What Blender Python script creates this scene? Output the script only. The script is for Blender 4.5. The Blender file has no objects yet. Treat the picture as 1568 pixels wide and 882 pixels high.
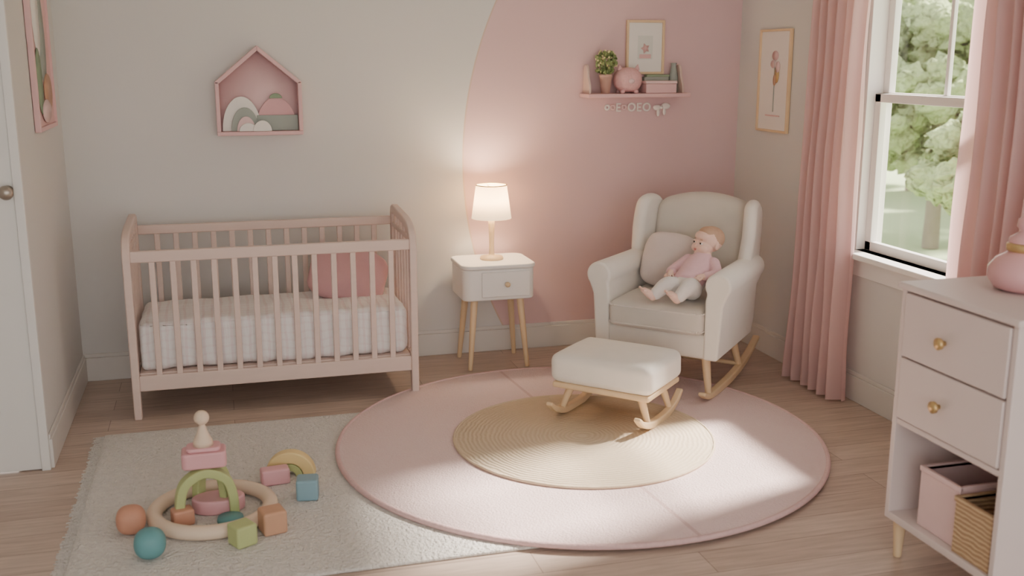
import bpy, bmesh, math, random
from mathutils import Vector, Matrix, noise
random.seed(7)
sc=bpy.context.scene
COL=sc.collection

# ------------------------------------------------------------ materials
def lin(c):
    out=[]
    for v in c[:3]:
        v=v/255.0
        out.append(v/12.92 if v<=0.04045 else ((v+0.055)/1.055)**2.4)
    return (out[0],out[1],out[2],1)
def sc_col(c,f): return tuple(min(1,x*f) for x in c[:3])+(1,)
def newmat(name):
    m=bpy.data.materials.new(name); m.use_nodes=True
    nt=m.node_tree; b=nt.nodes['Principled BSDF']
    return m,nt,b
def mixc(nt,fac,a,b):
    n=nt.nodes.new('ShaderNodeMix'); n.data_type='RGBA'
    if hasattr(fac,'links'): nt.links.new(fac,n.inputs[0])
    else: n.inputs[0].default_value=fac
    for s,i in ((a,6),(b,7)):
        if hasattr(s,'links'): nt.links.new(s,n.inputs[i])
        else: n.inputs[i].default_value=s
    return n.outputs[2]
def math_n(nt,op,a,b=None,c=None):
    n=nt.nodes.new('ShaderNodeMath'); n.operation=op
    for i,s in enumerate((a,b,c)):
        if s is None: continue
        if hasattr(s,'links'): nt.links.new(s,n.inputs[i])
        else: n.inputs[i].default_value=s
    return n.outputs[0]
def coords(nt,scale=(1,1,1)):
    t=nt.nodes.new('ShaderNodeTexCoord'); mp=nt.nodes.new('ShaderNodeMapping')
    mp.inputs['Scale'].default_value=scale
    nt.links.new(t.outputs['Object'],mp.inputs[0]); return mp.outputs[0]
def noise_n(nt,vec,scale,detail=4,rough=.5):
    n=nt.nodes.new('ShaderNodeTexNoise'); n.inputs['Scale'].default_value=scale
    n.inputs['Detail'].default_value=detail; n.inputs['Roughness'].default_value=rough
    nt.links.new(vec,n.inputs['Vector']); return n.outputs[0]
def bump_n(nt,h,b,strength,dist=.01):
    n=nt.nodes.new('ShaderNodeBump'); n.inputs['Strength'].default_value=strength
    n.inputs['Distance'].default_value=dist
    nt.links.new(h,n.inputs['Height']); nt.links.new(n.outputs[0],b.inputs['Normal'])
def M(name,rgb,rough=.6,var=.06,scale=8,bump=.15,bscale=150,stretch=(1,1,1),sheen=0,metal=0,sss=0,dist=.004,emit=0,spec=.3):
    m,nt,b=newmat(name); c=lin(rgb)
    v=coords(nt,stretch)
    nz=noise_n(nt,v,scale,2)
    nt.links.new(mixc(nt,nz,sc_col(c,1-var),sc_col(c,1+var)),b.inputs['Base Color'])
    b.inputs['Roughness'].default_value=rough; b.inputs['Metallic'].default_value=metal
    b.inputs['Specular IOR Level'].default_value=spec
    if bump: bump_n(nt,noise_n(nt,v,bscale,2),b,bump,dist)
    if sheen:
        b.inputs['Sheen Weight'].default_value=sheen; b.inputs['Sheen Roughness'].default_value=.5
    if sss:
        b.inputs['Subsurface Weight'].default_value=sss; b.inputs['Subsurface Radius'].default_value=(.01,.004,.002)
    if emit:
        b.inputs['Emission Color'].default_value=c; b.inputs['Emission Strength'].default_value=emit
    return m

m_crib=M('crib_wood',(223,200,190),.45,.05,6,.06,60,(1,1,6))
m_wood=M('light_oak',(228,200,162),.45,.10,10,.06,60,(1,1,.25))
m_woodp=M('natural_wood_toy',(230,208,186),.5,.08,10,.05,60)
m_white=M('white_paint',(240,236,232),.45,.02,5,.03,80)
m_trim=M('trim_paint',(222,217,212),.45,.02,5,.03,80)
m_door=M('door_paint',(228,226,223),.5,.02,5,.03,80)
m_cream=M('cream_upholstery',(226,219,211),.9,.05,12,.35,420,sheen=.2,dist=.002)
m_creamd=M('beige_upholstery',(212,204,195),.9,.05,12,.35,420,sheen=.2,dist=.002)
m_ott=M('ivory_upholstery',(234,228,220),.9,.04,12,.35,420,sheen=.2,dist=.002)
m_pinkpil=M('mauve_pillow',(208,162,164),.9,.05,12,.3,300,sheen=.2)
m_beigepil=M('blush_cushion',(218,203,198),.9,.06,12,.35,250,sheen=.2)
m_pinkw=M('pink_painted_wood',(226,186,186),.5,.04,8,.05,80)
m_pink=M('pink_toy',(226,172,178),.45,.05,10,.05,80)
m_pinkl=M('pale_pink',(232,201,200),.6,.05,10,.1,80)
m_green=M('green_toy',(184,194,136),.45,.08,12,.05,80)
m_yel=M('yellow_toy',(230,205,148),.45,.06,12,.05,80)
m_blue=M('blue_toy',(136,168,180),.45,.06,12,.05,80)
m_teal=M('teal_toy',(106,158,162),.45,.08,12,.05,80)
m_orange=M('terracotta_toy',(206,152,128),.5,.08,12,.05,80)
m_tan=M('tan_toy',(202,158,130),.5,.08,12,.05,80)
m_bark=M('bark',(150,140,125),.9,.1,6,.3,20)
m_cab=M('cabinet_paint',(224,209,206),.45,.03,6,.03,80)
m_gold=M('brass',(206,176,124),.35,.05,10,0,metal=.6)
m_steel=M('satin_nickel',(170,160,150),.35,.03,10,0,metal=.8)
m_grey=M('sage_grey',(165,172,165),.7,.05,10,.05)
m_sage=M('sage_green',(146,164,138),.7,.08,10,.05)
m_paper=M('paper',(240,236,230),.8,.02,10,.05)
m_paperp=M('paper_pink',(226,186,184),.8,.04,10,.05)
m_skin=M('baby_skin',(240,205,190),.5,.03,30,.03,200,sss=.1)
m_hair=M('baby_hair',(196,162,138),.7,.12,60,.4,220,(1,1,1),dist=.002)
m_shirt=M('pink_knit',(230,190,198),.9,.04,40,.4,350,sheen=.2)
m_pants=M('white_knit',(232,226,223),.9,.04,40,.4,350,sheen=.2)
m_lip=M('lips',(210,130,124),.5,.03,30,0)
m_eye=M('eye_white',(235,230,228),.2,.01,10,0)
m_iris=M('eye_dark',(60,50,50),.15,.05,10,0)
m_leaf=M('leaf',(136,152,100),.6,.25,20,.1)
m_leafl=M('blossom',(230,222,164),.7,.1,20,.1)
m_pot=M('blush_pot',(210,170,155),.6,.05,12,.1)
m_jar=M('rose_ceramic',(226,174,176),.25,.05,8,0)
m_tree=M('tree_foliage',(158,176,124),.9,.35,2.5,.9,7,dist=.2)
m_lawn=M('lawn',(186,202,160),.9,.1,.5,.3,5)
def sheet_mat():
    m,nt,b=newmat('patterned_sheet'); v=coords(nt)
    sep=nt.nodes.new('ShaderNodeSeparateXYZ'); nt.links.new(v,sep.inputs[0])
    nz=noise_n(nt,v,6,2)
    xx=math_n(nt,'MULTIPLY_ADD',nz,.03,sep.outputs[0])
    yy=math_n(nt,'MULTIPLY_ADD',nz,.03,math_n(nt,'ADD',sep.outputs[1],sep.outputs[2]))
    mk=math_n(nt,'GREATER_THAN',math_n(nt,'SINE',math_n(nt,'MULTIPLY',xx,150)),.6)
    mk2=math_n(nt,'GREATER_THAN',math_n(nt,'SINE',math_n(nt,'MULTIPLY',yy,150)),.7)
    f=math_n(nt,'ADD',math_n(nt,'MULTIPLY',mk,.30),math_n(nt,'MULTIPLY',mk2,.16))
    c=mixc(nt,f,lin((242,238,237)),lin((224,198,201)))
    nt.links.new(c,b.inputs['Base Color']); b.inputs['Roughness'].default_value=.9
    bump_n(nt,noise_n(nt,coords(nt,(30,8,5)),1,3),b,.5,.02); return m
m_sheet=sheet_mat()

def floor_mat():
    m,nt,b=newmat('oak_floor')
    v=coords(nt)
    br=nt.nodes.new('ShaderNodeTexBrick'); nt.links.new(v,br.inputs['Vector'])
    br.inputs['Scale'].default_value=1; br.inputs['Brick Width'].default_value=1.5
    br.inputs['Row Height'].default_value=.15; br.inputs['Mortar Size'].default_value=.0015
    br.inputs['Mortar Smooth'].default_value=.3
    br.inputs['Color1'].default_value=lin((206,187,174)); br.inputs['Color2'].default_value=lin((192,172,159))
    br.inputs['Mortar'].default_value=lin((140,120,108)); br.offset=.37
    g=noise_n(nt,coords(nt,(1.2,14,1)),3.5,8,.62)
    ramp=nt.nodes.new('ShaderNodeValToRGB'); nt.links.new(g,ramp.inputs[0])
    ramp.color_ramp.elements[0].position=.3; ramp.color_ramp.elements[0].color=(.62,.58,.55,1)
    ramp.color_ramp.elements[1].position=.65; ramp.color_ramp.elements[1].color=(1.08,1.06,1.05,1)
    mu=nt.nodes.new('ShaderNodeMix'); mu.data_type='RGBA'; mu.blend_type='MULTIPLY'; mu.inputs[0].default_value=.65
    nt.links.new(br.outputs['Color'],mu.inputs[6]); nt.links.new(ramp.outputs[0],mu.inputs[7])
    nt.links.new(mu.outputs[2],b.inputs['Base Color'])
    b.inputs['Roughness'].default_value=.45; b.inputs['Specular IOR Level'].default_value=.35
    bump_n(nt,g,b,.08,.003)
    return m
m_floor=floor_mat()
def wall_mat(name,rgb,mural=False):
    m,nt,b=newmat(name); v=coords(nt)
    base=mixc(nt,noise_n(nt,v,1.5,2),sc_col(lin(rgb),.97),sc_col(lin(rgb),1.03))
    if mural:
        sep=nt.nodes.new('ShaderNodeSeparateXYZ'); nt.links.new(v,sep.inputs[0])
        dx=math_n(nt,'SUBTRACT',sep.outputs[0],3.346); dz=math_n(nt,'SUBTRACT',sep.outputs[2],1.08)
        d=math_n(nt,'SQRT',math_n(nt,'ADD',math_n(nt,'MULTIPLY',dx,dx),math_n(nt,'MULTIPLY',dz,dz)))
        ins=math_n(nt,'LESS_THAN',d,2.05); ring=math_n(nt,'LESS_THAN',math_n(nt,'ABSOLUTE',math_n(nt,'SUBTRACT',d,2.052)),.004)
        pk=mixc(nt,noise_n(nt,v,2.2,2),lin((219,186,187)),lin((225,195,195)))
        base=mixc(nt,ins,base,pk); base=mixc(nt,ring,base,lin((214,188,172)))
    nt.links.new(base,b.inputs['Base Color']); b.inputs['Roughness'].default_value=.85
    b.inputs['Specular IOR Level'].default_value=.2
    bump_n(nt,noise_n(nt,v,120,2),b,.08,.002)
    return m
m_wall=wall_mat('greige_wall',(219,216,213)); m_wallb=wall_mat('mural_wall',(219,216,213),True)
m_ceil=wall_mat('ceiling_paint',(238,236,234))
def rug_round_mat():
    m,nt,b=newmat('pink_rug'); v=coords(nt)
    sep=nt.nodes.new('ShaderNodeSeparateXYZ'); nt.links.new(v,sep.inputs[0])
    a=math_n(nt,'ABSOLUTE',math_n(nt,'ADD',sep.outputs[0],math_n(nt,'MULTIPLY',sep.outputs[1],.08)))
    seam=math_n(nt,'LESS_THAN',a,.008)
    n1=noise_n(nt,v,5,5,.6); n2=noise_n(nt,v,120,3,.6)
    c=mixc(nt,n1,lin((226,192,193)),lin((235,209,207)))
    c=mixc(nt,n2,c,lin((236,212,209)))
    c=mixc(nt,math_n(nt,'MULTIPLY',seam,.5),c,lin((196,156,154)))
    nt.links.new(c,b.inputs['Base Color']); b.inputs['Roughness'].default_value=.95
    b.inputs['Sheen Weight'].default_value=.2; b.inputs['Specular IOR Level'].default_value=.1
    bump_n(nt,math_n(nt,'SUBTRACT',math_n(nt,'ADD',n2,n1),seam),b,.7,.010)
    return m
def jute_mat():
    m,nt,b=newmat('jute'); v=coords(nt)
    ln=nt.nodes.new('ShaderNodeVectorMath'); ln.operation='LENGTH'; nt.links.new(v,ln.inputs[0])
    nz=noise_n(nt,v,9,3)
    r=math_n(nt,'ADD',math_n(nt,'MULTIPLY',ln.outputs['Value'],330),math_n(nt,'MULTIPLY',nz,14))
    s=math_n(nt,'MULTIPLY_ADD',math_n(nt,'SINE',r),.5,.5)
    n2=noise_n(nt,v,90,3); n3=noise_n(nt,v,5,3)
    c=mixc(nt,s,lin((202,182,154)),lin((216,198,174)))
    c=mixc(nt,math_n(nt,'MULTIPLY',n2,.6),c,lin((208,188,160)))
    c=mixc(nt,math_n(nt,'MULTIPLY',n3,.4),c,lin((220,202,178)))
    nt.links.new(c,b.inputs['Base Color']); b.inputs['Roughness'].default_value=.95
    bump_n(nt,math_n(nt,'ADD',s,n2),b,.4,.005); return m
m_rr=rug_round_mat(); m_jute=jute_mat()
m_rredge=M('pink_rug_edge',(218,184,183),.95,.1,60,.8,120)
m_rect=M('wool_rug',(222,217,211),.95,.14,45,1.0,85,sheen=.2,dist=.016,spec=.1)
def wicker():
    m,nt,b=newmat('wicker'); v=coords(nt,(60,60,60))
    ch=nt.nodes.new('ShaderNodeTexWave'); ch.inputs['Scale'].default_value=.35; ch.bands_direction='Z'; ch.inputs['Distortion'].default_value=3
    nt.links.new(v,ch.inputs['Vector'])
    nt.links.new(mixc(nt,ch.outputs['Fac'],lin((176,142,110)),lin((218,190,152))),b.inputs['Base Color'])
    b.inputs['Roughness'].default_value=.8; bump_n(nt,ch.outputs['Fac'],b,.7,.004); return m
m_wick=wicker()
def curtain_mat():
    m,nt,b=newmat('pink_curtain'); v=coords(nt)
    c=mixc(nt,noise_n(nt,v,4,2),lin((228,194,192)),lin((233,202,200)))
    nt.links.new(c,b.inputs['Base Color']); b.inputs['Roughness'].default_value=.9
    tr=nt.nodes.new('ShaderNodeBsdfTranslucent'); tr.inputs[0].default_value=lin((238,206,203))
    mx=nt.nodes.new('ShaderNodeMixShader'); mx.inputs[0].default_value=.4
    out=nt.nodes['Material Output']
    nt.links.new(b.outputs[0],mx.inputs[1]); nt.links.new(tr.outputs[0],mx.inputs[2]); nt.links.new(mx.outputs[0],out.inputs[0])
    return m
m_curt=curtain_mat()
def shade_mat():
    m,nt,b=newmat('lamp_shade_fabric')
    b.inputs['Base Color'].default_value=lin((250,240,222)); b.inputs['Roughness'].default_value=.9
    b.inputs['Emission Color'].default_value=lin((255,234,200)); b.inputs['Emission Strength'].default_value=1.0
    tr=nt.nodes.new('ShaderNodeBsdfTranslucent'); tr.inputs[0].default_value=lin((255,240,216))
    mx=nt.nodes.new('ShaderNodeMixShader'); mx.inputs[0].default_value=.5
    out=nt.nodes['Material Output']
    nt.links.new(b.outputs[0],mx.inputs[1]); nt.links.new(tr.outputs[0],mx.inputs[2]); nt.links.new(mx.outputs[0],out.inputs[0])
    return m
m_shade=shade_mat()
def glass_mat():
    m,nt,b=newmat('window_glass')
    t=nt.nodes.new('ShaderNodeBsdfTransparent'); g=nt.nodes.new('ShaderNodeBsdfGlossy'); g.inputs['Roughness'].default_value=.02
    mx=nt.nodes.new('ShaderNodeMixShader'); mx.inputs[0].default_value=.05
    nt.links.new(t.outputs[0],mx.inputs[1]); nt.links.new(g.outputs[0],mx.inputs[2]); nt.links.new(mx.outputs[0],nt.nodes['Material Output'].inputs[0])
    return m
m_glass=glass_mat()

# ------------------------------------------------------------ geometry helpers
def group(name,loc=(0,0,0),rz=0):
    e=bpy.data.objects.new(name,None); e.location=loc; e.rotation_euler=(0,0,math.radians(rz)); e.empty_display_size=.1
    COL.objects.link(e); return e
def mkobj(name,me,mat,parent,smooth=True,bevel=0,seg=3,loc=None,rot=None,wn=True):
    me.materials.append(mat)
    if smooth: me.polygons.foreach_set('use_smooth',[True]*len(me.polygons))
    o=bpy.data.objects.new(name,me); COL.objects.link(o)
    if parent: o.parent=parent
    if loc: o.location=loc
    if rot: o.rotation_euler=[math.radians(a) for a in rot]
    if bevel:
        md=o.modifiers.new('bevel','BEVEL'); md.width=bevel; md.segments=seg; md.limit_method='ANGLE'; md.angle_limit=math.radians(35)
        if wn and smooth: o.modifiers.new('wn','WEIGHTED_NORMAL')
    return o
def fin(name,bm,mat,parent=None,smooth=True,bevel=0,seg=3,loc=None,rot=None,wn=True):
    if isinstance(bm,Soup):
        me=bpy.data.meshes.new(name); me.from_pydata(bm.v,[],bm.f); me.update()
        return mkobj(name,me,mat,parent,smooth,bevel,seg,loc,rot,wn)
    bmesh.ops.recalc_face_normals(bm,faces=bm.faces[:])
    me=bpy.data.meshes.new(name); bm.to_mesh(me); bm.free()
    return mkobj(name,me,mat,parent,smooth,bevel,seg,loc,rot,wn)
class Soup:
    def __init__(s): s.v=[]; s.f=[]
    def xf(s,m): s.v=[tuple(m@Vector(p)) for p in s.v]
    def join(s,o):
        b=len(s.v); s.v+=o.v; s.f+=[tuple(i+b for i in f) for f in o.f]
_cache={}
def unit(u,v):
    if (u,v) in _cache: return _cache[(u,v)]
    V=[(0,0,-1)];F=[]
    for j in range(1,v):
        ph=-math.pi/2+math.pi*j/v
        for i in range(u):
            th=2*math.pi*i/u; V.append((math.cos(ph)*math.cos(th),math.cos(ph)*math.sin(th),math.sin(ph)))
    V.append((0,0,1)); top=len(V)-1
    for i in range(u):
        k=(i+1)%u
        F.append((0,1+k,1+i)); F.append((top,1+(v-2)*u+i,1+(v-2)*u+k))
        for j in range(v-2):
            a=1+j*u; b=a+u; F.append((a+i,a+k,b+k,b+i))
    _cache[(u,v)]=(V,F); return V,F
def add_ell(s,c,r,rot=None,u=14,v=9,nz=0,seed=0):
    V,F=unit(u,v); b=len(s.v)
    for p in V:
        k=1+(nz*noise.noise(Vector(p)*2.6+Vector((seed,0,0))) if nz else 0)
        q=Vector((p[0]*r[0]*k,p[1]*r[1]*k,p[2]*r[2]*k))
        if rot is not None: q=rot@q
        s.v.append((q.x+c[0],q.y+c[1],q.z+c[2]))
    s.f+=[tuple(i+b for i in f) for f in F]
def add_box(bm,c,s):
    hx,hy,hz=s[0]/2,s[1]/2,s[2]/2; b=len(bm.v)
    for x,y,z in ((-1,-1,-1),(1,-1,-1),(1,1,-1),(-1,1,-1),(-1,-1,1),(1,-1,1),(1,1,1),(-1,1,1)): bm.v.append((c[0]+x*hx,c[1]+y*hy,c[2]+z*hz))
    bm.f+=[tuple(i+b for i in f) for f in ((0,3,2,1),(4,5,6,7),(0,1,5,4),(1,2,6,5),(2,3,7,6),(3,0,4,7))]
def box(name,c,s,mat,parent=None,bevel=.004,seg=2,rot=None):
    bm=Soup(); add_box(bm,(0,0,0),s)
    return fin(name,bm,mat,parent,True,bevel,seg,loc=c,rot=rot)
def boxes(name,lst,mat,parent=None,bevel=.003,seg=2):
    bm=Soup()
    for a in lst: add_box(bm,((a[0]+a[1])/2,(a[2]+a[3])/2,(a[4]+a[5])/2),(a[1]-a[0],a[3]-a[2],a[5]-a[4]))
    return fin(name,bm,mat,parent,bevel>0,bevel,seg)
def cone(name,p1,p2,r1,r2,mat,parent=None,n=20):
    p1=Vector(p1);p2=Vector(p2);d=p2-p1
    bm=bmesh.new()
    bmesh.ops.create_cone(bm,cap_ends=True,segments=n,radius1=r1,radius2=r2,depth=d.length)
    q=d.to_track_quat('Z','Y').to_matrix().to_4x4()
    bmesh.ops.transform(bm,matrix=Matrix.Translation((p1+p2)/2)@q,verts=bm.verts)
    return fin(name,bm,mat,parent,True,min(r1,r2)*.25,2)
def lathe(name,prof,mat,parent=None,loc=(0,0,0),n=40,rot=None):
    bm=bmesh.new(); rings=[]
    for r,z in prof:
        if r<1e-5: rings.append([bm.verts.new((0,0,z))])
        else: rings.append([bm.verts.new((r*math.cos(2*math.pi*i/n),r*math.sin(2*math.pi*i/n),z)) for i in range(n)])
    for a,b in zip(rings,rings[1:]):
        for i in range(n):
            j=(i+1)%n
            if len(a)==1 and len(b)==1: continue
            if len(a)==1: bm.faces.new((a[0],b[i],b[j]))
            elif len(b)==1: bm.faces.new((a[i],a[j],b[0]))
            else: bm.faces.new((a[i],a[j],b[j],b[i]))
    return fin(name,bm,mat,parent,True,loc=loc,rot=rot)
def poly(name,pts,axis,t0,t1,mat,parent=None,bevel=.004,seg=2,loc=None,rot=None):
    def P(a,b,t):
        return {'x':(t,a,b),'y':(a,t,b),'z':(a,b,t)}[axis]
    bm=bmesh.new()
    A=[bm.verts.new(P(a,b,t0)) for a,b in pts]; B=[bm.verts.new(P(a,b,t1)) for a,b in pts]
    bm.faces.new(A); bm.faces.new(B[::-1]); n=len(pts)
    for i in range(n): bm.faces.new((A[i],A[(i+1)%n],B[(i+1)%n],B[i]))
    return fin(name,bm,mat,parent,True,bevel,seg,loc=loc,rot=rot)
def catmull(pts,n=6,closed=False):
    out=[];N=len(pts);P=[Vector(p) for p in pts]
    rng=range(N) if closed else range(N-1)
    for i in rng:
        if closed: a,b,c,d=P[i-1],P[i],P[(i+1)%N],P[(i+2)%N]
        else: a=P[max(i-1,0)];b=P[i];c=P[i+1];d=P[min(i+2,N-1)]
        for k in range(n):
            t=k/n
            out.append(.5*((2*b)+(c-a)*t+(2*a-5*b+4*c-d)*t*t+(3*b-a-3*c+d)*t**3))
    if not closed: out.append(P[-1])
    return out
def sweep(name,pts,side,w,t,mat,parent=None,bevel=.006,seg=3):
    pts=[Vector(p) for p in pts]; side=Vector(side).normalized(); bm=bmesh.new(); R=[]
    N=len(pts)
    for i,p in enumerate(pts):
        tg=(pts[min(i+1,N-1)]-pts[max(i-1,0)]).normalized(); nn=tg.cross(side).normalized()
        ww=w[i] if isinstance(w,list) else w; tt=t[i] if isinstance(t,list) else t
        R.append([bm.verts.new(p+side*ww/2*a+nn*tt/2*b) for a,b in ((-1,-1),(1,-1),(1,1),(-1,1))])
    for a,b in zip(R,R[1:]):
        for i in range(4): bm.faces.new((a[i],a[(i+1)%4],b[(i+1)%4],b[i]))
    bm.faces.new(R[0]); bm.faces.new(R[-1][::-1])
    return fin(name,bm,mat,parent,True,bevel,seg)
def softbox(name,size,r,mat,parent=None,loc=(0,0,0),rot=None,n=22,crown=0,namp=0,nfreq=5,fn=None):
    hx,hy,hz=[s/2 for s in size]
    bm=bmesh.new(); bmesh.ops.create_cube(bm,size=2)
    bmesh.ops.subdivide_edges(bm,edges=bm.edges[:],cuts=n,use_grid_fill=True)
    def bun(t):
        s=1 if t>=0 else -1; return s*(1-(1-abs(t))**1.5)
    for v in bm.verts:
        u=Vector((bun(v.co.x),bun(v.co.y),bun(v.co.z)))
        p=Vector((u.x*hx,u.y*hy,u.z*hz))
        c=Vector((max(-hx+r,min(hx-r,p.x)),max(-hy+r,min(hy-r,p.y)),max(-hz+r,min(hz-r,p.z))))
        d=p-c
        if d.length>1e-7: p=c+d.normalized()*r
        f=(1-u.x**2)*(1-u.y**2)
        if crown and u.z>0: p.z+=crown*f*u.z
        if namp:
            k=noise.noise(p*nfreq+Vector((3.1,1.7,.3)))+.5*noise.noise(p*nfreq*2.3)
            p+= (d.normalized() if d.length>1e-7 else Vector((0,0,1)))*k*namp
        if fn: p=fn(p)
        v.co=p
    return fin(name,bm,mat,parent,True,loc=loc,rot=rot)
def sgn(a,e): return math.copysign(abs(a)**e,a)
def superel(name,rad,e1,e2,mat,parent=None,loc=(0,0,0),rot=None,nu=48,nv=28,namp=0,nfreq=8):
    bm=bmesh.new(); rows=[]
    for j in range(nv+1):
        ph=-math.pi/2+math.pi*j/nv; row=[]
        for i in range(nu):
            th=2*math.pi*i/nu
            p=Vector((rad[0]*sgn(math.cos(ph),e1)*sgn(math.cos(th),e2),rad[1]*sgn(math.cos(ph),e1)*sgn(math.sin(th),e2),rad[2]*sgn(math.sin(ph),e1)))
            if namp: p+=p.normalized()*noise.noise(p*nfreq)*namp
            row.append(bm.verts.new(p))
        rows.append(row)
    for a,b in zip(rows,rows[1:]):
        for i in range(nu): bm.faces.new((a[i],a[(i+1)%nu],b[(i+1)%nu],b[i]))
    bmesh.ops.remove_doubles(bm,verts=bm.verts[:],dist=1e-5)
    return fin(name,bm,mat,parent,True,loc=loc,rot=rot)
def ells(name,lst,mat,parent=None,xf=None,loc=None,u=20,v=14):
    bm=Soup()
    for c,r in lst: add_ell(bm,c,r if hasattr(r,'__len__') else (r,r,r),u=u,v=v)
    if xf is not None: bm.xf(xf)
    return fin(name,bm,mat,parent,True,loc=loc)
def chain(bm,pts,radii,flat=None):
    P=[Vector(p) for p in pts]
    cp=catmull(P,8); rr=catmull([(r,0,0) for r in radii],8)
    last=None
    for p,r in zip(cp,rr):
        r=max(r.x,.002)
        if last is not None and (p-last).length<r*.22: continue
        add_ell(bm,p,(r,r,r) if flat is None else (r*flat[0],r*flat[1],r*flat[2]),u=12,v=8); last=p
def fuse(name,bm,mat,parent,voxel,smooth=4):
    o=fin(name,bm,mat,parent,True)
    md=o.modifiers.new('remesh','REMESH'); md.mode='VOXEL'; md.voxel_size=voxel; md.use_smooth_shade=True
    if smooth:
        s=o.modifiers.new('smooth','SMOOTH'); s.factor=.5; s.iterations=smooth
    return o
def torus(name,R,r,mat,parent=None,loc=(0,0,0),rot=None,n=72,m=16,sz=1):
    bm=bmesh.new(); rows=[]
    for i in range(n):
        a=2*math.pi*i/n
        rows.append([bm.verts.new(((R+r*math.cos(2*math.pi*j/m))*math.cos(a),(R+r*math.cos(2*math.pi*j/m))*math.sin(a),r*sz*math.sin(2*math.pi*j/m))) for j in range(m)])
    for i in range(n):
        a,b=rows[i],rows[(i+1)%n]
        for j in range(m): bm.faces.new((a[j],b[j],b[(j+1)%m],a[(j+1)%m]))
    return fin(name,bm,mat,parent,True,loc=loc,rot=rot)

# ------------------------------------------------------------ room
YB=5.63; XR=2.95; XL=-.74; ZC=2.6; Y0=-1.6; X0=-1.75
boxes('floor',[(X0-.1,XR+.15,Y0,YB+.1,-.1,0)],m_floor,bevel=0)
boxes('ceiling',[(X0-.1,XR+.15,Y0,YB+.1,ZC,ZC+.1)],m_ceil,bevel=0)
boxes('wall_back',[(XL-.1,XR+.15,YB,YB+.12,0,ZC)],m_wallb,bevel=0)
boxes('wall_left',[(XL-.12,XL,4.4,YB,0,ZC)],m_wall,bevel=0)
boxes('wall_side',[(X0-.1,X0,Y0,4.4,0,ZC)],m_wall,bevel=0)
boxes('wall_entry',[(X0-.1,XL-.86,4.4,4.52,0,ZC),(XL-.86,XL-.12,4.4,4.52,2.08,ZC)],m_wall,bevel=0)
WY0,WY1,WZ0,WZ1=3.46,4.38,.74,2.3
boxes('wall_right',[(XR,XR+.14,Y0,WY0,0,ZC),(XR,XR+.14,WY1,YB,0,ZC),(XR,XR+.14,WY0,WY1,0,WZ0),(XR,XR+.14,WY0,WY1,WZ1,ZC)],m_wall,bevel=0)
boxes('baseboard_back',[(XL,XR,YB-.016,YB,0,.125),(XL,XR,YB-.010,YB,.125,.145)],m_trim,bevel=.003)
boxes('baseboard_right',[(XR-.016,XR,Y0,YB-.016,0,.125),(XR-.010,XR,Y0,YB-.016,.125,.145)],m_trim,bevel=.003)
boxes('baseboard_left',[(XL,XL+.016,4.4,YB-.016,0,.125),(XL,XL+.010,4.4,YB-.016,.125,.145)],m_trim,bevel=.003)
# door
d=group('door_1')
boxes('door_casing',[(XL-.03,XL+.004,4.375,4.40,0,2.1),(XL-.86,XL-.79,4.375,4.40,0,2.1),(XL-.86,XL+.004,4.375,4.40,2.04,2.12)],m_door,d)
boxes('door_leaf',[(XL-.79,XL-.03,4.385,4.399,.005,2.04)],m_door,d)
boxes('door_panels',[(XL-.70,XL-.16,4.379,4.386,.25,.95),(XL-.70,XL-.16,4.379,4.386,1.15,1.9)],m_door,d)
lathe('door_knob',[(0,0),(.022,0),(.024,.004),(.01,.008),(.009,.03),(.022,.038),(.028,.05),(.022,.062),(0,.066)],m_steel,d,(-.79,4.385,1.146),rot=(90,0,0))
# window
w=group('window_1')
boxes('window_casing',[(XR-.018,XR,WY1,WY1+.09,WZ0-.02,WZ1+.09),(XR-.018,XR,WY0-.09,WY0,WZ0-.02,WZ1+.09),(XR-.022,XR,WY0-.1,WY1+.1,WZ1,WZ1+.1),
  (XR-.014,XR,WY0-.08,WY1+.08,WZ0-.12,WZ0-.025)],m_white,w)
boxes('window_stool',[(XR-.075,XR+.08,WY0-.12,WY1+.12,WZ0-.028,WZ0)],m_white,w,bevel=.006)
boxes('window_jamb',[(XR,XR+.14,WY1-.025,WY1,WZ0,WZ1),(XR,XR+.14,WY0,WY0+.025,WZ0,WZ1),(XR,XR+.14,WY0,WY1,WZ1-.025,WZ1)],m_white,w)
def sash(nm,x,z0,z1,mull):
    a,b=WY0+.025,WY1-.025
    L=[(x,x+.035,a,a+.045,z0,z1),(x,x+.035,b-.045,b,z0,z1),(x,x+.035,a,b,z0,z0+.045),(x,x+.035,a,b,z1-.04,z1)]
    if mull: L.append((x+.008,x+.027,(a+b)/2-.011,(a+b)/2+.011,z0,z1))
    boxes(nm,L,m_white,w)
    boxes(nm+'_glass',[(x+.015,x+.018,a+.04,b-.04,z0+.04,z1-.035)],m_glass,w,bevel=0)
sash('lower_sash',XR+.045,WZ0,1.485,False)
sash('upper_sash',XR+.085,1.445,WZ1-.02,True)

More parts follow.
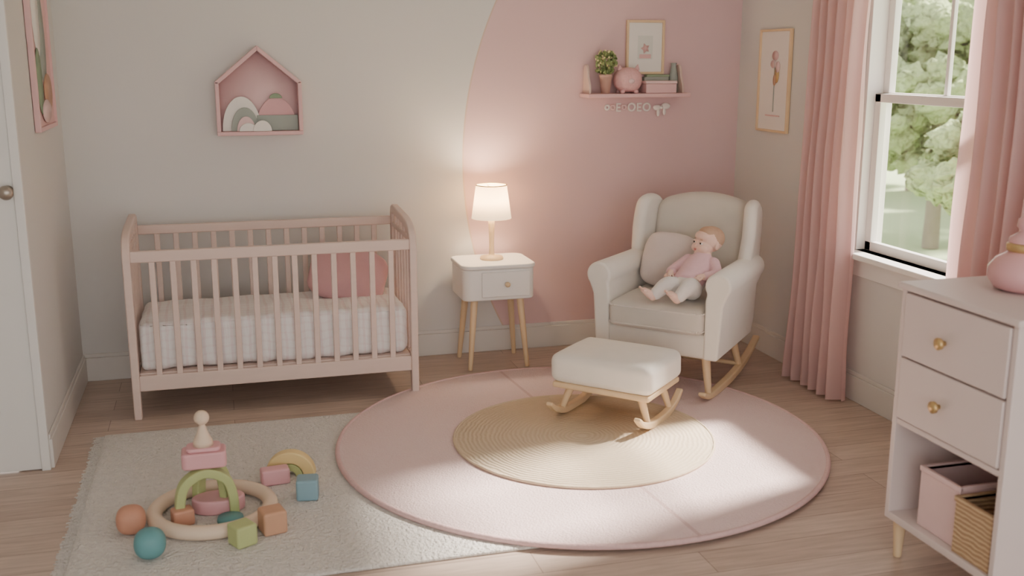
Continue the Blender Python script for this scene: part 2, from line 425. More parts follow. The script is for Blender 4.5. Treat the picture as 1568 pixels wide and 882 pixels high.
# curtains
def curtain(name,y0,y1,x,phase,seed):
    g=group(name)
    bm=Soup(); nu,nv=140,46
    for j in range(nv+1):
        tz=j/nv; z=.012+tz*2.40
        for i in range(nu+1):
            s=i/nu
            yc=(y0+y1)/2; wdt=(y1-y0)*(.97+.12*(1-tz)**2 - .04*math.sin(tz*3))
            y=yc+(s-.5)*wdt+.012*noise.noise(Vector((s*5,tz*3,seed)))
            am=.030+.014*(1-tz)
            xx=x+am*math.sin(s*2*math.pi*6.0+phase+1.4*noise.noise(Vector((s*3,tz*1.5,seed+4))))+.016*noise.noise(Vector((s*9,tz*4,seed+9)))-.02*(1-tz)
            bm.v.append((xx,y,z))
    for j in range(nv):
        for i in range(nu):
            a=j*(nu+1)+i; bm.f.append((a,a+1,a+nu+2,a+nu+1))
    fin('curtain_fabric',bm,m_curt,g,True)
    return g
curtain('curtain',4.265,4.70,2.86,.3,1.0)
curtain('curtain',3.10,3.56,2.86,1.1,7.0)
rod=group('curtain_rod')
cone('rod',(2.86,2.95,2.43),(2.86,4.85,2.43),.012,.012,m_gold,rod)
for y in (2.95,4.85): ells('finial',[((2.86,y,2.43),.024)],m_gold,rod)
for y in (3.02,4.78): cone('bracket',(2.86,y,2.43),(2.949,y,2.43),.008,.008,m_gold,rod)

# outside
boxes('lawn_ground',[(XR+.3,30,-10,40,-.7,-.6)],m_lawn,bevel=0)
def tree(name,loc,h,r,seed):
    g=group(name,loc)
    cone('trunk',(0,0,-.6),(0,0,h*.45),.10,.06,m_bark,g)
    bm=Soup(); rnd=random.Random(seed)
    for k in range(150):
        a=rnd.random()*6.28; z=rnd.random(); rr=r*rnd.random()**.5*math.sin(math.pi*(.15+.8*z)); s=r*(.07+.12*rnd.random())
        add_ell(bm,(rr*math.cos(a),rr*math.sin(a),h*(.2+.8*z)),(s,s,s*.8),u=14,v=9,nz=.7,seed=k)
    fin('foliage',bm,m_tree,g,True)
tree('garden_tree',(8.2,10.6,0),2.2,1.5,3)
tree('garden_tree',(6.9,7.4,0),1.3,1.1,5)
tree('garden_tree',(11.5,12.2,0),3.0,1.8,8)
tree('garden_tree',(11.5,15.5,0),2.6,2.2,11)
tree('garden_tree',(10.2,8.8,0),2.0,1.4,14)

# ------------------------------------------------------------ rugs
g=group('wool_area_rug')
softbox('rug_pile',(1.86,1.55,.012),.005,m_rect,g,(.37,3.945,.0065),n=24)
bm=Soup()
rnd=random.Random(2)
for side_x,sg in ((-.56,-1),(1.30,1)):
    y=3.18
    while y<4.71:
        l=.035+.015*rnd.random(); dy=.006*(rnd.random()-.5)
        b=len(bm.v)
        for q in ((side_x,y-.003,.008),(side_x,y+.003,.008),(side_x+sg*l,y+dy+.002,.004),(side_x+sg*l,y+dy-.002,.004)): bm.v.append(q)
        for q in ((side_x,y-.003,.005),(side_x,y+.003,.005),(side_x+sg*l,y+dy+.002,.001),(side_x+sg*l,y+dy-.002,.001)): bm.v.append(q)
        bm.f+=[(b,b+1,b+2,b+3),(b+7,b+6,b+5,b+4),(b,b+4,b+5,b+1),(b+1,b+5,b+6,b+2),(b+2,b+6,b+7,b+3),(b+3,b+7,b+4,b)]
        y+=.011
fin('fringe',bm,m_rect,g,False)
RC=(1.45,4.09)
g=group('round_rug',(RC[0],RC[1],0))
lathe('rug_pile',[(0,.0135),(1.035,.0135),(1.045,.018),(1.045,.026),(1.035,.030),(.8,.031),(0,.031)],m_rr,g,n=128)
torus('rug_binding',1.045,.011,m_rredge,g,(0,0,.0225),n=160,m=10)
g=group('jute_rug',(RC[0]+.01,RC[1]-.02,0))
lathe('jute_pile',[(0,.0315),(.555,.0315),(.567,.035),(.56,.040),(0,.041)],m_jute,g,n=96)
torus('jute_edge',.562,.006,m_jute,g,(0,0,.037),n=96,m=8)

# ------------------------------------------------------------ crib
cx,cy=.2235,5.205; L=.672; D=.295
g=group('baby_crib',(cx,cy,0))
for s,nm in ((-1,'end_frame_1'),(1,'end_frame_2')):
    pts=[(-D+.022,0),(-D+.022,.3),(-D+.022,.6),(-D+.022,.745),(-D+.03,.795),(-D+.055,.828),(-D+.10,.846),(-.1,.860),(.1,.868),(D-.06,.873),(D-.035,.865),(D-.024,.845),(D-.022,.81),(D-.022,.6),(D-.022,.3),(D-.022,0)]
    sweep(nm,[(s*(L-.018),y,z) for y,z in pts],(1,0,0),.036,.044,m_crib,g,.007)
    boxes('end_rail',[(s*(L-.018)-.012,s*(L-.018)+.012,-D+.03,D-.03,.14,.21),(s*(L-.018)-.012,s*(L-.018)+.012,-D+.03,D-.03,.775,.80)],m_crib,g)
    for k in range(6):
        y=-D+.085+k*(2*D-.17)/5
        cone('end_slat',(s*(L-.018),y,.2),(s*(L-.018),y,.85),.010,.010,m_crib,g,10)
boxes('front_rails',[(-L+.034,L-.034,-D+.008,-D+.036,.742,.795),(-L+.034,L-.034,-D+.008,-D+.036,.135,.21)],m_crib,g,.006)
boxes('back_rails',[(-L+.034,L-.034,D-.036,D-.008,.785,.83),(-L+.034,L-.034,D-.036,D-.008,.14,.21)],m_crib,g,.006)
sl=[]
for k in range(13):
    x=-L+.034+ (k+1)*(2*L-.068)/14
    sl.append((x-.0135,x+.0135,-D+.014,-D+.030,.2,.75))
    sl.append((x-.0135,x+.0135,D-.030,D-.014,.2,.79))
boxes('slats',sl,m_crib,g,.004)
boxes('mattress_base',[(-L+.036,L-.036,-D+.037,D-.037,.19,.215)],m_crib,g)
def mfn(p):
    if p.z<.10:
        w_=min(1,(.10-p.z)/.12)
        k=math.sin(p.x*55+3*noise.noise(Vector((p.x*4,p.y*3,0))))*.009*w_
        if p.y<-.15: p.y-=k-.004
        if p.y>.15: p.y+=k-.004
        p.z+=.008*w_*noise.noise(Vector((p.x*6,p.y*6,2)))
    else:
        p.z+=.010*noise.noise(Vector((p.x*3+p.y*9,p.y*4,5)))
    return p
softbox('mattress_sheet',(2*L-.085,2*D-.10,.235),.04,m_sheet,g,(0,0,.334),n=44,crown=.012,namp=.006,nfreq=9,fn=mfn)
pl=group('crib_pillow',(.61,5.315,.555))
pl.rotation_euler=(math.radians(60),0,math.radians(6))
superel('pillow',(.20,.155,.068),.9,.5,m_pinkpil,pl,rot=(0,0,-20),namp=.014,nfreq=9)

# ------------------------------------------------------------ nightstand
g=group('nightstand',(1.40,5.405,0))
def rrect(hx,hy,r,n=8):
    P=[]
    for cxx,cyy,a0 in ((hx-r,hy-r,0),(-hx+r,hy-r,90),(-hx+r,-hy+r,180),(hx-r,-hy+r,270)):
        for i in range(n+1):
            a=math.radians(a0+90*i/n); P.append((cxx+r*math.cos(a),cyy+r*math.sin(a)))
    return P
poly('body',rrect(.198,.16,.05),'z',.385,.555,m_white,g,.010,3)
poly('top',rrect(.205,.17,.055),'z',.555,.578,m_white,g,.008,3)
boxes('drawer_front',[(-.10,.165,-.170,-.158,.405,.54)],m_white,g,.004)
lathe('drawer_knob',[(0,0),(.007,0),(.007,.012),(.014,.018),(.014,.026),(0,.03)],m_wood,g,(.035,-.170,.475),rot=(90,0,0),n=24)
for sx in(-1,1):
    for sy in(-1,1): cone('leg',(sx*.125,sy*.10,.40),(sx*.16,sy*.135,0),.020,.012,m_wood,g)
# lamp
g=group('table_lamp',(1.40,5.42,.578))
lathe('base',[(0,0),(.062,0),(.064,.006),(.060,.016),(.02,.022),(.014,.03),(.013,.10),(.017,.19),(.019,.215),(.010,.225),(.006,.24),(0,.24)],m_wood,g)
lathe('shade',[(.108,.225),(.083,.405),(.081,.405),(.106,.225),(.108,.225)],m_shade,g)
torus('shade_ring',.082,.003,m_gold,g,(0,0,.404),n=48,m=8)
boxes('shade_spider',[(-.082,.082,-.0015,.0015,.390,.393),(-.0015,.0015,-.082,.082,.390,.393)],m_gold,g,0)
cone('harp',(0,0,.235),(0,0,.392),.003,.003,m_gold,g,8)
ells('bulb',[((0,0,.30),(.024,.024,.032))],M('bulb_glow',(255,225,170),.5,0,5,0,emit=6),g)
ld=bpy.data.lights.new('lamp_light','POINT'); ld.energy=8; ld.color=(1,.80,.56); ld.shadow_soft_size=.035
lo=bpy.data.objects.new('lamp_light',ld); lo.parent=g; lo.location=(0,0,.355); COL.objects.link(lo)

# ------------------------------------------------------------ rocking chair
CH=(1.98,4.52,.031); CR=-45
g=group('rocking_armchair',CH,CR)
softbox('seat_base',(.58,.64,.13),.03,m_cream,g,(0,.335,.275),n=14)
softbox('seat_cushion',(.485,.56,.13),.035,m_creamd,g,(0,.255,.395),n=20,crown=.012,namp=.003,nfreq=7)
m_pipe=M('piping',(224,216,208),.9,.03,12,.1)
for zz in (.352,.438):
    hx,hy=.2405,.2785
    pp=[(x,y+.255,zz) for x,y in rrect(hx,hy,.035,5)]
    pts3=pp+[pp[0]]
    bm=Soup()
    for a_,b_ in zip(pts3,pts3[1:]):
        A_,B_=Vector(a_),Vector(b_); nn=max(1,int((B_-A_).length/.006))
        for q in range(nn): add_ell(bm,A_.lerp(B_,q/nn),(.0048,.0048,.0048),u=6,v=5)
    fin('cushion_piping',bm,m_pipe,g)
for s in(-1,1):
    arc=[(s*(.305+.064*math.cos(math.radians(a))),.575+.064*math.sin(math.radians(a))) for a in range(215,-50,-15)]
    pts=[(s*.245,.215),(s*.245,.50)]+arc+[(s*.333,.48),(s*.325,.36),(s*.315,.215)]
    o=poly('arm',pts,'y',0,.62,m_ott,g,.014,4)
    for p in o.data.vertices:
        if p.co.y>.5: p.co.x-=s*.02
    wing=catmull([(.395,.50),(.42,.60),(.45,.72),(.475,.83),(.51,.895),(.585,.915),(.665,.895),(.705,.84),(.69,.66),(.65,.42),(.61,.25),(.48,.25)],5,True)
    o=poly('wing',[(p.x,p.y) for p in wing],'x',s*.235,s*.305,m_ott,g,.033,5)
    for p in o.data.vertices:
        f=max(0,(.66-p.co.y))/.26; p.co.x+=s*.035*f*min(1,max(0,(p.co.z-.45)/.3))
def bfn(p):
    t=(p.z+.34)/.68
    p.z+= .055*(1-(p.x/.25)**2)*max(0,t)
    p.y+= .15*t - .02*math.sin(t*math.pi)
    return p
softbox('backrest',(.50,.13,.63),.05,m_creamd,g,(0,.535,.56),n=26,fn=bfn)
poly('back_panel',[(-.27,.24),(.27,.24),(.25,.82),(.15,.87),(0,.885),(-.15,.87),(-.25,.82)],'y',0,.05,m_cream,g,.02,3,loc=(0,.605,0),rot=(-9,0,0))
for s in(-1,1):
    x=s*.255
    pr=catmull([(x,-.02,.055),(x,.06,.022),(x,.20,.0155),(x,.38,.020),(x,.56,.040),(x,.72,.078),(x,.86,.135)],6)
    n=len(pr); th=[.018+.022*math.sin(math.pi*min(1,max(0,i/(n-1)))) for i in range(n)]
    sweep('rocker',pr,(1,0,0),.038,th,m_wood,g,.008)
    cone('front_leg',(s*.225,.10,.23),(x,.08,.025),.023,.015,m_wood,g)
    cone('rear_leg',(s*.225,.50,.23),(x,.56,.045),.023,.015,m_wood,g)
cone('stretcher',(-.25,.55,.06),(.25,.55,.06),.011,.011,m_wood,g)
g=group('throw_cushion',CH,CR)
superel('cushion',(.14,.14,.055),.9,.45,m_beigepil,g,(-.085,.40,.60),rot=(68,8,12),namp=.012,nfreq=10)

# ottoman
g=group('rocking_ottoman',(1.70,4.30,.041),-46)
softbox('ottoman_cushion',(.50,.385,.135),.04,m_ott,g,(0,0,.232),n=20,crown=.012,namp=.002)
boxes('ottoman_frame',[(-.238,.238,-.182,.182,.140,.168)],m_wood,g,.01,3)
for s in(-1,1):
    x=s*.215
    pr=catmull([(x,-.25,.085),(x,-.19,.042),(x,-.10,.015),(x,0,.009),(x,.10,.015),(x,.19,.042),(x,.25,.085)],5)
    n=len(pr); th=[.016+.020*math.sin(math.pi*i/(n-1)) for i in range(n)]
    sweep('rocker',pr,(1,0,0),.034,th,m_wood,g,.007)
    for sy in(-1,1): cone('leg',(s*.17,sy*.115,.15),(x,sy*.125,.022),.020,.013,m_wood,g)

# ------------------------------------------------------------ baby
g=group('baby',CH,CR)
HC=Vector((.130,.345,.722))
face=Vector((-.50,-.86,.10)).normalized(); up=Vector((.18,.18,.96))
yv=-face; zv=(up-up.dot(yv)*yv).normalized(); xv=yv.cross(zv)
HM=Matrix.Translation(HC)@Matrix((xv,yv,zv)).transposed().to_4x4()@Matrix.Scale(1.0,4)
hb=Soup()
add_ell(hb,(0,.012,.014),(.064,.073,.064),u=28,v=18); add_ell(hb,(0,-.018,-.018),(.053,.052,.050),u=24,v=16)
for s in(-1,1):
    add_ell(hb,(s*.027,-.043,-.030),(.026,.024,.024)); add_ell(hb,(s*.065,.008,-.008),(.007,.013,.019))
add_ell(hb,(0,-.056,-.054),(.017,.015,.013)); add_ell(hb,(0,-.071,-.017),(.0085,.009,.008)); add_ell(hb,(0,-.062,-.004),(.007,.010,.014))
add_ell(hb,(0,-.035,.028),(.048,.032,.03)); add_ell(hb,(0,-.066,-.036),(.013,.007,.006))
hb.xf(HM)
bb=Soup()
chain(bb,[(.126,.332,.680),(.121,.29,.635),(.116,.24,.60),(.11,.18,.555),(.10,.13,.53)],[.032,.048,.056,.060,.058])
shR,elR,wrR=(.056,.285,.630),(.000,.225,.585),(.012,.160,.592)
shL,elL,wrL=(.186,.275,.627),(.224,.205,.590),(.190,.135,.592)
for a,b,c in((shR,elR,wrR),(shL,elL,wrL)): chain(bb,[a,b,c],[.028,.023,.015])
hpR,knR,anR=(.070,.125,.525),(.030,.065,.545),(-.020,.005,.497)
hpL,knL,anL=(.140,.115,.525),(.150,.045,.555),(.108,-.005,.498)
for a,b,c in((hpR,knR,anR),(hpL,knL,anL)): chain(bb,[a,b,c],[.042,.033,.021])
def hand(bm,wr,dr,nrm,thumbside):
    wr=Vector(wr); dr=Vector(dr).normalized(); nrm=Vector(nrm); nrm=(nrm-nrm.dot(dr)*dr).normalized(); sd=dr.cross(nrm)*thumbside
    chain(bm,[wr,wr+dr*.014,wr+dr*.028],[.013,.015,.012])
    for k,ln in enumerate((.021,.025,.023,.018)):
        o=wr+dr*.030+sd*(.0165-.011*k)
        chain(bm,[o,o+dr*ln*.5+nrm*.002+sd*(.002-.001*k),o+dr*ln*.95+nrm*.009+sd*(.004-.003*k)],[.0050,.0045,.0038])
    o=wr+dr*.012+sd*.012
    chain(bm,[o,o+dr*.008+sd*.010,o+dr*.020+sd*.015+nrm*.004],[.0058,.0050,.0042])
hand(bb,wrR,(.15,-.85,-.20),(.3,0,-1),-1)
hand(bb,wrL,(-.75,-.55,-.10),(-.2,.2,-1),1)
def foot(bm,an,dr):
    an=Vector(an); dr=Vector(dr).normalized(); sd=dr.cross(Vector((0,0,1))).normalized()
    chain(bm,[an+Vector((0,.008,-.002)),an+dr*.022,an+dr*.055],[.021,.020,.014],None)
    add_ell(bm,an+dr*.052+sd*.006,(.017,.017,.012)); add_ell(bm,an+dr*.052-sd*.006,(.017,.017,.012))
    for k in range(5):
        o=an+dr*(.074-.004*abs(k-.6))+sd*(.020-.0098*k)
        add_ell(bm,o,[.0068-.0007*k]*3)
foot(bb,anR,(-.60,-.50,.60)); foot(bb,anL,(-.35,-.70,.62))
bb.join(hb)
fuse('body',bb,m_skin,g,.0022,2)
hr=Soup(); add_ell(hr,(0,.021,.022),(.0650,.0680,.0590),u=32,v=20); add_ell(hr,(0,-.004,.042),(.050,.048,.0375),u=24,v=16)
hr.xf(HM); fuse('hair',hr,m_hair,g,.003,2)
for s in(-1,1):
    ells('eye',[((s*.0235,-.060,-.001),(.0098,.0075,.0085))],m_eye,g,HM)
    ells('iris',[((s*.0235,-.0658,-.001),(.0056,.003,.0060))],m_iris,g,HM)
    ells('eyelid',[((s*.0235,-.0605,.0040),(.0112,.0078,.0060))],m_skin,g,HM)
    ells('eyebrow',[((s*.0245,-.0635,.017),(.010,.003,.0014))],m_hair,g,HM)
ells('lips',[((0,-.0735,-.034),(.009,.003,.0028)),((0,-.0725,-.0385),(.0075,.0035,.003))],m_lip,g,HM)
sh=Soup()
chain(sh,[(.121,.292,.628),(.118,.26,.612),(.115,.225,.592),(.11,.185,.565),(.104,.145,.548)],[.056,.064,.068,.070,.068],(1.15,1,1))
for a,b,c in((shR,elR,wrR),(shL,elL,wrL)):
    c=Vector(b).lerp(Vector(c),.85); chain(sh,[a,b,c],[.036,.031,.022])
fuse('shirt',sh,m_shirt,g,.0035,2)
pt=Soup()
chain(pt,[(.110,.17,.55),(.102,.13,.535)],[.066,.067],(1.15,1,1))
for a,b,c in((hpR,knR,anR),(hpL,knL,anL)):
    c=Vector(b).lerp(Vector(c),.80); chain(pt,[a,b,c],[.050,.041,.030])
fuse('trousers',pt,m_pants,g,.0035,2)

# ------------------------------------------------------------ dresser (right)
g=group('dresser')
x0,x1,y0,y1,z0,z1=2.10,2.72,2.31,2.83,.135,.945
boxes('carcass',[(x0,x1,y0,y0+.022,z0,z1-.02),(x0,x1,y1-.022,y1,z0,z1-.02),(x1-.015,x1,y0+.022,y1-.022,z0,z1-.02),(x0,x1,y0+.022,y1-.022,z0,z0+.025),(x0+.002,x1,y0+.022,y1-.022,.472,.492)],m_cab,g,.003)
boxes('top',[(x0-.012,x1+.005,y0-.012,y1+.012,z1-.022,z1)],m_cab,g,.006)
boxes('drawer_upper',[(x0-.006,x0+.40,y0+.026,y1-.026,.706,.915)],m_cab,g,.005)
boxes('drawer_lower',[(x0-.006,x0+.40,y0+.026,y1-.026,.496,.700)],m_cab,g,.005)
for z in(.80,.598): lathe('knob',[(0,0),(.008,0),(.008,.010),(.018,.016),(.019,.026),(0,.030)],m_gold,g,(x0-.006,2.60,z),rot=(0,-90,0),n=24)
for x in(x0+.035,x1-.04):
    for y in(y0+.04,y1-.04): cone('leg',(x,y,z0),(x,y,0),.022,.013,m_wood,g)
def openbox(nm,mat,x0,x1,y0,y1,z0,z1,t=.008):
    gg=group(nm)
    boxes('box_shell',[(x0,x1,y0,y1,z0,z0+t),(x0,x0+t,y0,y1,z0+t,z1),(x1-t,x1,y0,y1,z0+t,z1),(x0+t,x1-t,y0,y0+t,z0+t,z1),(x0+t,x1-t,y1-t,y1,z0+t,z1)],mat,gg,.002)
    boxes('box_rim',[(x0-.004,x0+t+.002,y0-.004,y1+.004,z1-.014,z1+.004),(x1-t,x1+.002,y0-.004,y1+.004,z1-.014,z1+.004),(x0,x1,y0-.004,y0+t,z1-.014,z1+.004),(x0,x1,y1-t,y1+.004,z1-.014,z1+.004)],mat,gg,.003)
openbox('storage_box',m_pinkl,x0+.03,x0+.33,2.515,2.70,.161,.36)
openbox('wicker_basket',m_wick,x0+.01,x0+.33,2.345,2.505,.161,.34)
g=group('ceramic_jar',(2.375,2.62,.945))
lathe('jar_body',[(0,0),(.06,0),(.085,.01),(.105,.04),(.105,.07),(.085,.10),(.055,.118),(.05,.125),(0,.125)],m_jar,g)
lathe('jar_collar',[(.05,.122),(.058,.128),(.058,.145),(.05,.15),(0,.15)],m_gold,g)
lathe('jar_lid',[(.052,.15),(.05,.165),(.03,.178),(.022,.185),(.032,.20),(.03,.222),(.012,.235),(0,.236)],m_jar,g)

# ------------------------------------------------------------ house wall shelf
g=group('house_shadow_box',(0,YB-.001,0))
dp=-.08
boxes('house_bottom',[(0,.43,dp,0,1.26,1.28)],m_pinkw,g); boxes('house_side_1',[(0,.02,dp,0,1.28,1.53)],m_pinkw,g); boxes('house_side_2',[(.41,.43,dp,0,1.28,1.53)],m_pinkw,g)
poly('roof_1',[(0,1.53),(.215,1.71),(.215,1.683),(.02,1.52),(0,1.52)],'y',dp,0,m_pinkw,g,.003)
poly('roof_2',[(.43,1.53),(.215,1.71),(.215,1.683),(.41,1.52),(.43,1.52)],'y',dp,0,m_pinkw,g,.003)
poly('house_back',[(.01,1.27),(.42,1.27),(.42,1.53),(.215,1.70),(.01,1.53)],'y',-.012,-.002,M('house_back_pink',(230,196,197),.7),g,0)
def hill(nm,cx_,r,mat,y,zb=1.281,sx=1,parent=None,hole=0):
    a=[(cx_+r*sx*math.cos(math.radians(t)),zb+r*math.sin(math.radians(t))) for t in range(0,181,10)]
    if hole: a+= [(cx_+hole*sx*math.cos(math.radians(t)),zb+hole*math.sin(math.radians(t))) for t in range(180,-1,-10)]
    poly(nm,a,'y',y-.008,y,mat,parent,.002,1)
hill('hill_pink',.300,.17,M('hill_rose',(226,178,181),.7),-.020,1.281,.62,g)
boxes('block_grey',[(.20,.408,-.0405,-.0325,1.281,1.36)],m_grey,g)
hill('arch_cream',.125,.175,m_paper,-.030,1.281,.56,g)
hill('arch_grey',.140,.12,m_grey,-.042,1.281,.58,g)
hill('arch_blush',.145,.075,m_pinkl,-.052,1.281,.62,g)
hill('cloud_1',.155,.042,m_paper,-.062,1.281,1.1,g); hill('cloud_2',.225,.055,m_paper,-.071,1.281,.85,g)
hill('bush',.30,.025,m_sage,-.029,1.445,1.3,g)

# ------------------------------------------------------------ framed art
g=group('picture_frame')
fx0,fx1,fz0,fz1,fy=2.235,2.465,1.557,1.855,YB-.003; t=.014
boxes('frame',[(fx0,fx0+t,fy-.02,fy,fz0,fz1),(fx1-t,fx1,fy-.02,fy,fz0,fz1),(fx0+t,fx1-t,fy-.02,fy,fz0,fz0+t),(fx0+t,fx1-t,fy-.02,fy,fz1-t,fz1)],m_wood,g,.003)
boxes('mat_board',[(fx0+t,fx1-t,fy-.010,fy-.002,fz0+t,fz1-t)],m_paper,g,0)
boxes('print',[(2.305,2.395,YB-.0145,YB-.012,1.64,1.77)],M('print_sage',(222,224,216),.8),g,0)
poly('print_flower',[(2.35+.028*math.cos(a*.628)*(1 if a%2 else .55),1.70+.03*math.sin(a*.628)*(1 if a%2 else .55)) for a in range(10)],'y',YB-.0165,YB-.0146,m_paperp,g,0)
boxes('print_band',[(2.315,2.385,YB-.0165,YB-.0146,1.645,1.668)],m_paperp,g,0)
g=group('framed_print')
xx=XR-.002
boxes('frame',[(xx-.02,xx,5.04,5.052,1.25,1.80),(xx-.02,xx,5.358,5.37,1.25,1.80),(xx-.02,xx,5.052,5.358,1.25,1.262),(xx-.02,xx,5.052,5.358,1.788,1.80)],m_wood,g,.003)
boxes('paper',[(xx-.01,xx-.002,5.052,5.358,1.262,1.788)],M('print_blush_paper',(240,232,226),.8,.04,4,0),g,0)
def disc(nm,cy_,cz_,ry,rz,mat,x,parent,off=0):
    poly(nm,[(cy_+ry*math.cos(a*math.pi/10),cz_+rz*math.sin(a*math.pi/10)) for a in range(20)],'x',x-.0015,x+.0015,mat,parent,0)
disc('flower_head',5.20,1.66,.032,.026,m_paperp,xx-.0120,g); disc('flower_pink',5.215,1.615,.03,.022,m_pinkl,xx-.0125,g)
disc('leaf_gold',5.175,1.56,.022,.045,m_gold,xx-.0130,g); disc('leaf_dark',5.195,1.53,.014,.03,m_tan,xx-.0135,g); disc('leaf_pale',5.165,1.60,.02,.03,m_pinkl,xx-.0140,g)
boxes('stem',[(xx-.0145,xx-.010,5.1975,5.2005,1.36,1.64)],m_grey,g,0)
boxes('caption',[(xx-.013,xx-.010,5.13,5.28,1.335,1.342)],m_paperp,g,0)
g=group('framed_canvas')
xx=XL+.002
boxes('frame',[(xx,xx+.025,4.81,4.83,1.34,2.1),(xx,xx+.025,5.29,5.31,1.34,2.1),(xx,xx+.025,4.83,5.29,1.34,1.36),(xx,xx+.025,4.83,5.29,2.08,2.1)],m_pinkw,g,.003)
boxes('canvas',[(xx,xx+.014,4.83,5.29,1.36,2.08)],m_paperp,g,0)
disc('leaf_shape_sage',5.10,1.75,.10,.22,m_grey,xx+.015,g); disc('leaf_shape_cream',4.98,1.85,.09,.2,m_paper,xx+.0165,g)
disc('leaf_shape_tan',5.15,1.50,.11,.08,m_tan,xx+.018,g); disc('leaf_shape_green',4.93,1.55,.07,.14,m_sage,xx+.0195,g); disc('shape_rose',5.05,1.42,.12,.05,m_pinkl,xx+.021,g)

# ------------------------------------------------------------ wall shelf
g=group('wall_shelf')
SX0,SX1,SY,SZ=1.965,2.575,5.475,1.455
boxes('shelf_board',[(SX0,SX1,SY,YB-.002,SZ-.022,SZ)],m_pinkw,g,.004)
m_brk=M('bracket_wood',(222,196,184),.5)
for x in(SX0+.02,SX1-.034):
    pr=catmull([(SY+.045,SZ-.001),(SY+.05,SZ+.045),(SY+.075,SZ+.085),(SY+.085,SZ+.125),(SY+.105,SZ+.155),(SY+.135,SZ+.150),(YB-.004,SZ+.12)],4)
    pts=[(p.x,p.y) for p in pr]+[(YB-.004,SZ-.001)]
    poly('bracket',pts,'x',x,x+.014,m_brk,g,.004)
g=group('potted_plant',(2.085,5.535,SZ))
lathe('pot',[(0,0),(.024,0),(.034,.088),(.037,.09),(.037,.105),(.032,.105),(.030,.09),(0,.09)],m_pot,g,n=28)
bm=Soup(); rnd=random.Random(4)
for k in range(130):
    a=rnd.random()*6.28; rr=.06*rnd.random()**.5; z=.105+.12*rnd.random()
    rr*= math.sin(math.pi*min(1,(z-.09)/.15))*.9+.25
    add_ell(bm,(rr*math.cos(a),rr*math.sin(a),z),(.009,.005,.012),Matrix.Rotation(rnd.random()*3,3,'X')@Matrix.Rotation(rnd.random()*3,3,'Z'),8,6)
fin('leaves',bm,m_leaf,g)
bm=Soup()
for k in range(44):
    a=rnd.random()*6.28; rr=.058*rnd.random()**.5; add_ell(bm,(rr*math.cos(a),rr*math.sin(a),.15+.085*rnd.random()),(.006,.006,.006),u=8,v=6)
fin('blossoms',bm,m_leafl,g)
for k in range(6):
    a=k*1.05; cone('stem',(.01*math.cos(a),.01*math.sin(a),.085),(.035*math.cos(a),.035*math.sin(a),.18),.0018,.0012,m_leaf,g,6)
g=group('pig_bank',(2.215,5.535,SZ))
m_pig=M('pig_pink',(228,180,180),.6,.12,90,.5,110)
superel('bank_body',(.080,.062,.068),.85,.85,m_pig,g,(0,0,.074))
ells('feet',[((sx*.04,sy*.03,.010),(.014,.014,.012)) for sx in(-1,1) for sy in(-1,1)],m_pig,g)
for s in(-1,1): poly('ear',[(s*.030,0),(s*.066,0),(s*.056,.034)],'y',-.006,.006,m_pig,g,.004,2,loc=(0,-.01,.126))
ells('snout',[((0,-.062,.068),(.018,.010,.014))],m_pinkl,g)
g=group('keepsake_box',(2.40,5.53,SZ))
boxes('box_body',[(-.092,.092,-.045,.045,0,.052)],m_pinkw,g,.005); boxes('box_lid',[(-.095,.095,-.048,.048,.052,.068)],m_pinkl,g,.005)
g=group('book_stack',(2.41,5.592,SZ))
boxes('book_1',[(-.075,.075,-.012,.030,0,.088)],m_grey,g,.003); boxes('book_2',[(-.06,.08,-.010,.028,.088,.101)],m_sage,g,.003)
g=group('ceramic_bottle',(2.515,5.588,SZ))
lathe('bottle',[(0,0),(.020,0),(.024,.01),(.024,.09),(.018,.12),(.014,.15),(.018,.165),(0,.165)],m_grey,g,n=28)
g=group('letter_garland',(0,YB-.006,0))
xs=2.12
for k in range(7):
    r_=.012 if k<4 else .020
    if k%3==2:
        boxes('letter',[(xs-.004,xs+.004,-.008,0,1.350,1.398),(xs+.005,xs+.024,-.008,0,1.390,1.398),(xs+.005,xs+.024,-.008,0,1.350,1.358),(xs+.005,xs+.020,-.008,0,1.370,1.378)],m_paper,g,.001)
    else: torus('letter',r_,.006,m_pinkl if k%2 else m_paper,g,(xs+.010,-.004,1.375),rot=(90,0,0),n=24,m=8)
    xs+=.034 if k<3 else .046
g=group('fabric_bow',(2.455,YB-.02,1.365))
ells('loops',[((-.025,0,.006),(.026,.012,.016)),((.028,0,.014),(.028,.012,.018)),((0,-.004,.008),(.009,.012,.010)),((-.018,0,-.022),(.010,.006,.022)),((.02,0,-.018),(.010,.006,.020))],m_paper,g)

# ------------------------------------------------------------ toys
ZR=.0125
def ring_arch(nm,R,r,dp_,mat,parent,loc,rz=0):
    pts=[(R*math.cos(math.radians(a)),R*math.sin(math.radians(a))) for a in range(0,181,9)]+[(r*math.cos(math.radians(a)),r*math.sin(math.radians(a))) for a in range(180,-1,-9)]
    o=poly(nm,pts,'y',-dp_/2,dp_/2,mat,parent,.006,3,loc=loc); o.rotation_euler=(0,0,math.radians(rz)); return o
g=group('wooden_ring',(-.095,3.725,ZR)); torus('ring',.205,.028,m_woodp,g,(0,0,.026),sz=.92)
g=group('stacking_tower_toy',(-.115,3.74,ZR))
def tall_arch(nm,hw,h,t,dp_,mat,loc,rz):
    P=catmull([(-hw,0,0),(-hw*.97,0,h*.45),(-hw*.72,0,h*.82),(0,0,h),(hw*.72,0,h*.82),(hw*.97,0,h*.45),(hw,0,0)],5)
    o=sweep(nm,P,(0,1,0),dp_,t,mat,g,.006,3); o.location=loc; o.rotation_euler=(0,0,math.radians(rz))
tall_arch('green_arch',.095,.175,.034,.05,m_green,(0,-.03,0),8)
tall_arch('green_arch_rear',.06,.175,.03,.05,m_green,(.02,.06,0),-35)
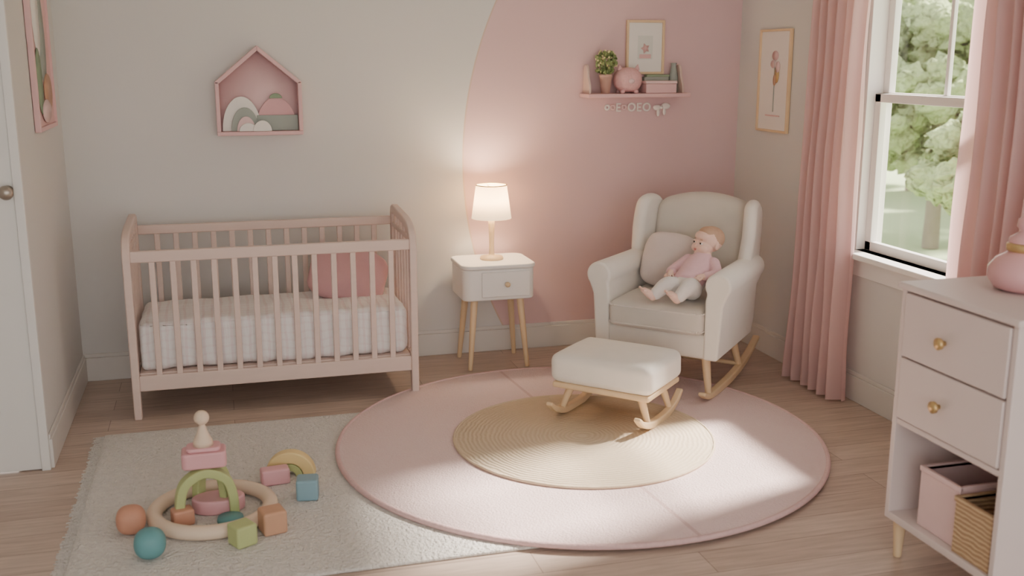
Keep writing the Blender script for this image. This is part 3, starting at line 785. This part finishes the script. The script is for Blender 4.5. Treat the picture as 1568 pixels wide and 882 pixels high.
poly('pink_half_disc',[(.095*math.cos(math.radians(a)),.06*math.sin(math.radians(a))) for a in range(0,360,12)],'z',0,.055,m_pink,g,.008,3,loc=(.04,.03,0))
poly('pink_block',rrect(.078,.05,.02),'z',.192,.252,m_pink,g,.008,3,loc=(0,0,0))
poly('pink_block_top',rrect(.06,.04,.02),'z',.252,.268,m_pink,g,.006,3)
lathe('peg',[(0,.268),(.036,.268),(.034,.285),(.022,.31),(.012,.34),(.010,.352),(0,.352)],m_woodp,g,n=32)
ells('peg_ball',[((0,0,.372),.027)],m_woodp,g)
lathe('teal_disc',[(0,0),(.045,0),(.048,.006),(.045,.02),(0,.02)],m_teal,g,(.08,-.09,0),n=32)
box('terracotta_cube',(-.085,-.065,.030),(.075,.06,.06),m_orange,g,.009,3,(0,0,15))
def block(nm,loc,s,mat,rz,sz=None):
    gg=group(nm,(loc[0],loc[1],ZR),rz); box('block',(0,0,(sz or s)/2),(s,s,sz or s),mat,gg,.010,4); return gg
block('toy_block',(.003,3.455),.078,m_green,28); block('toy_block',(.108,3.53),.085,m_tan,14)
block('toy_block',(.252,3.79),.082,m_blue,-8)
gg=group('toy_block',(.140,3.965,ZR),6); box('block',(0,0,.032),(.11,.06,.064),m_pink,gg,.009,3)
g=group('toy_rainbow_arch',(.205,4.04,ZR)); ring_arch('arch',.10,.052,.05,m_yel,g,(0,0,0),-12)
ring_arch('arch_inner',.050,.022,.05,m_green,g,(0,0,0),-12)
g=group('toy_ball',(-.372,3.65,ZR)); superel('ball',(.05,.05,.05),.8,.8,m_orange,g,(0,0,.05))
g=group('toy_ball',(-.297,3.435,ZR)); superel('ball',(.052,.052,.052),.9,.85,m_teal,g,(0,0,.052))

# ------------------------------------------------------------ light
wd=bpy.data.worlds.new('world'); sc.world=wd; wd.use_nodes=True
bg=wd.node_tree.nodes['Background']; bg.inputs[0].default_value=(1,.972,.945,1); bg.inputs[1].default_value=1.6
sd=bpy.data.lights.new('sun','SUN'); sd.energy=12.5; sd.angle=math.radians(6.5); sd.color=(1,.90,.78)
so=bpy.data.objects.new('sun',sd); so.rotation_euler=Vector((-1,-.23,-.92)).to_track_quat('-Z','Y').to_euler(); so.location=(8,6,6); COL.objects.link(so)

# ------------------------------------------------------------ camera
cd=bpy.data.cameras.new('camera'); cd.lens=36.73; cd.sensor_width=36
co=bpy.data.objects.new('camera',cd); co.location=(0,0,1.65); co.rotation_euler=(math.radians(90-12.44),0,math.radians(-15.62)); COL.objects.link(co)
cd.dof.use_dof=True; cd.dof.focus_distance=4.9; cd.dof.aperture_fstop=2.2
sc.camera=co
sc.view_settings.view_transform='AgX'
sc.view_settings.exposure=.85
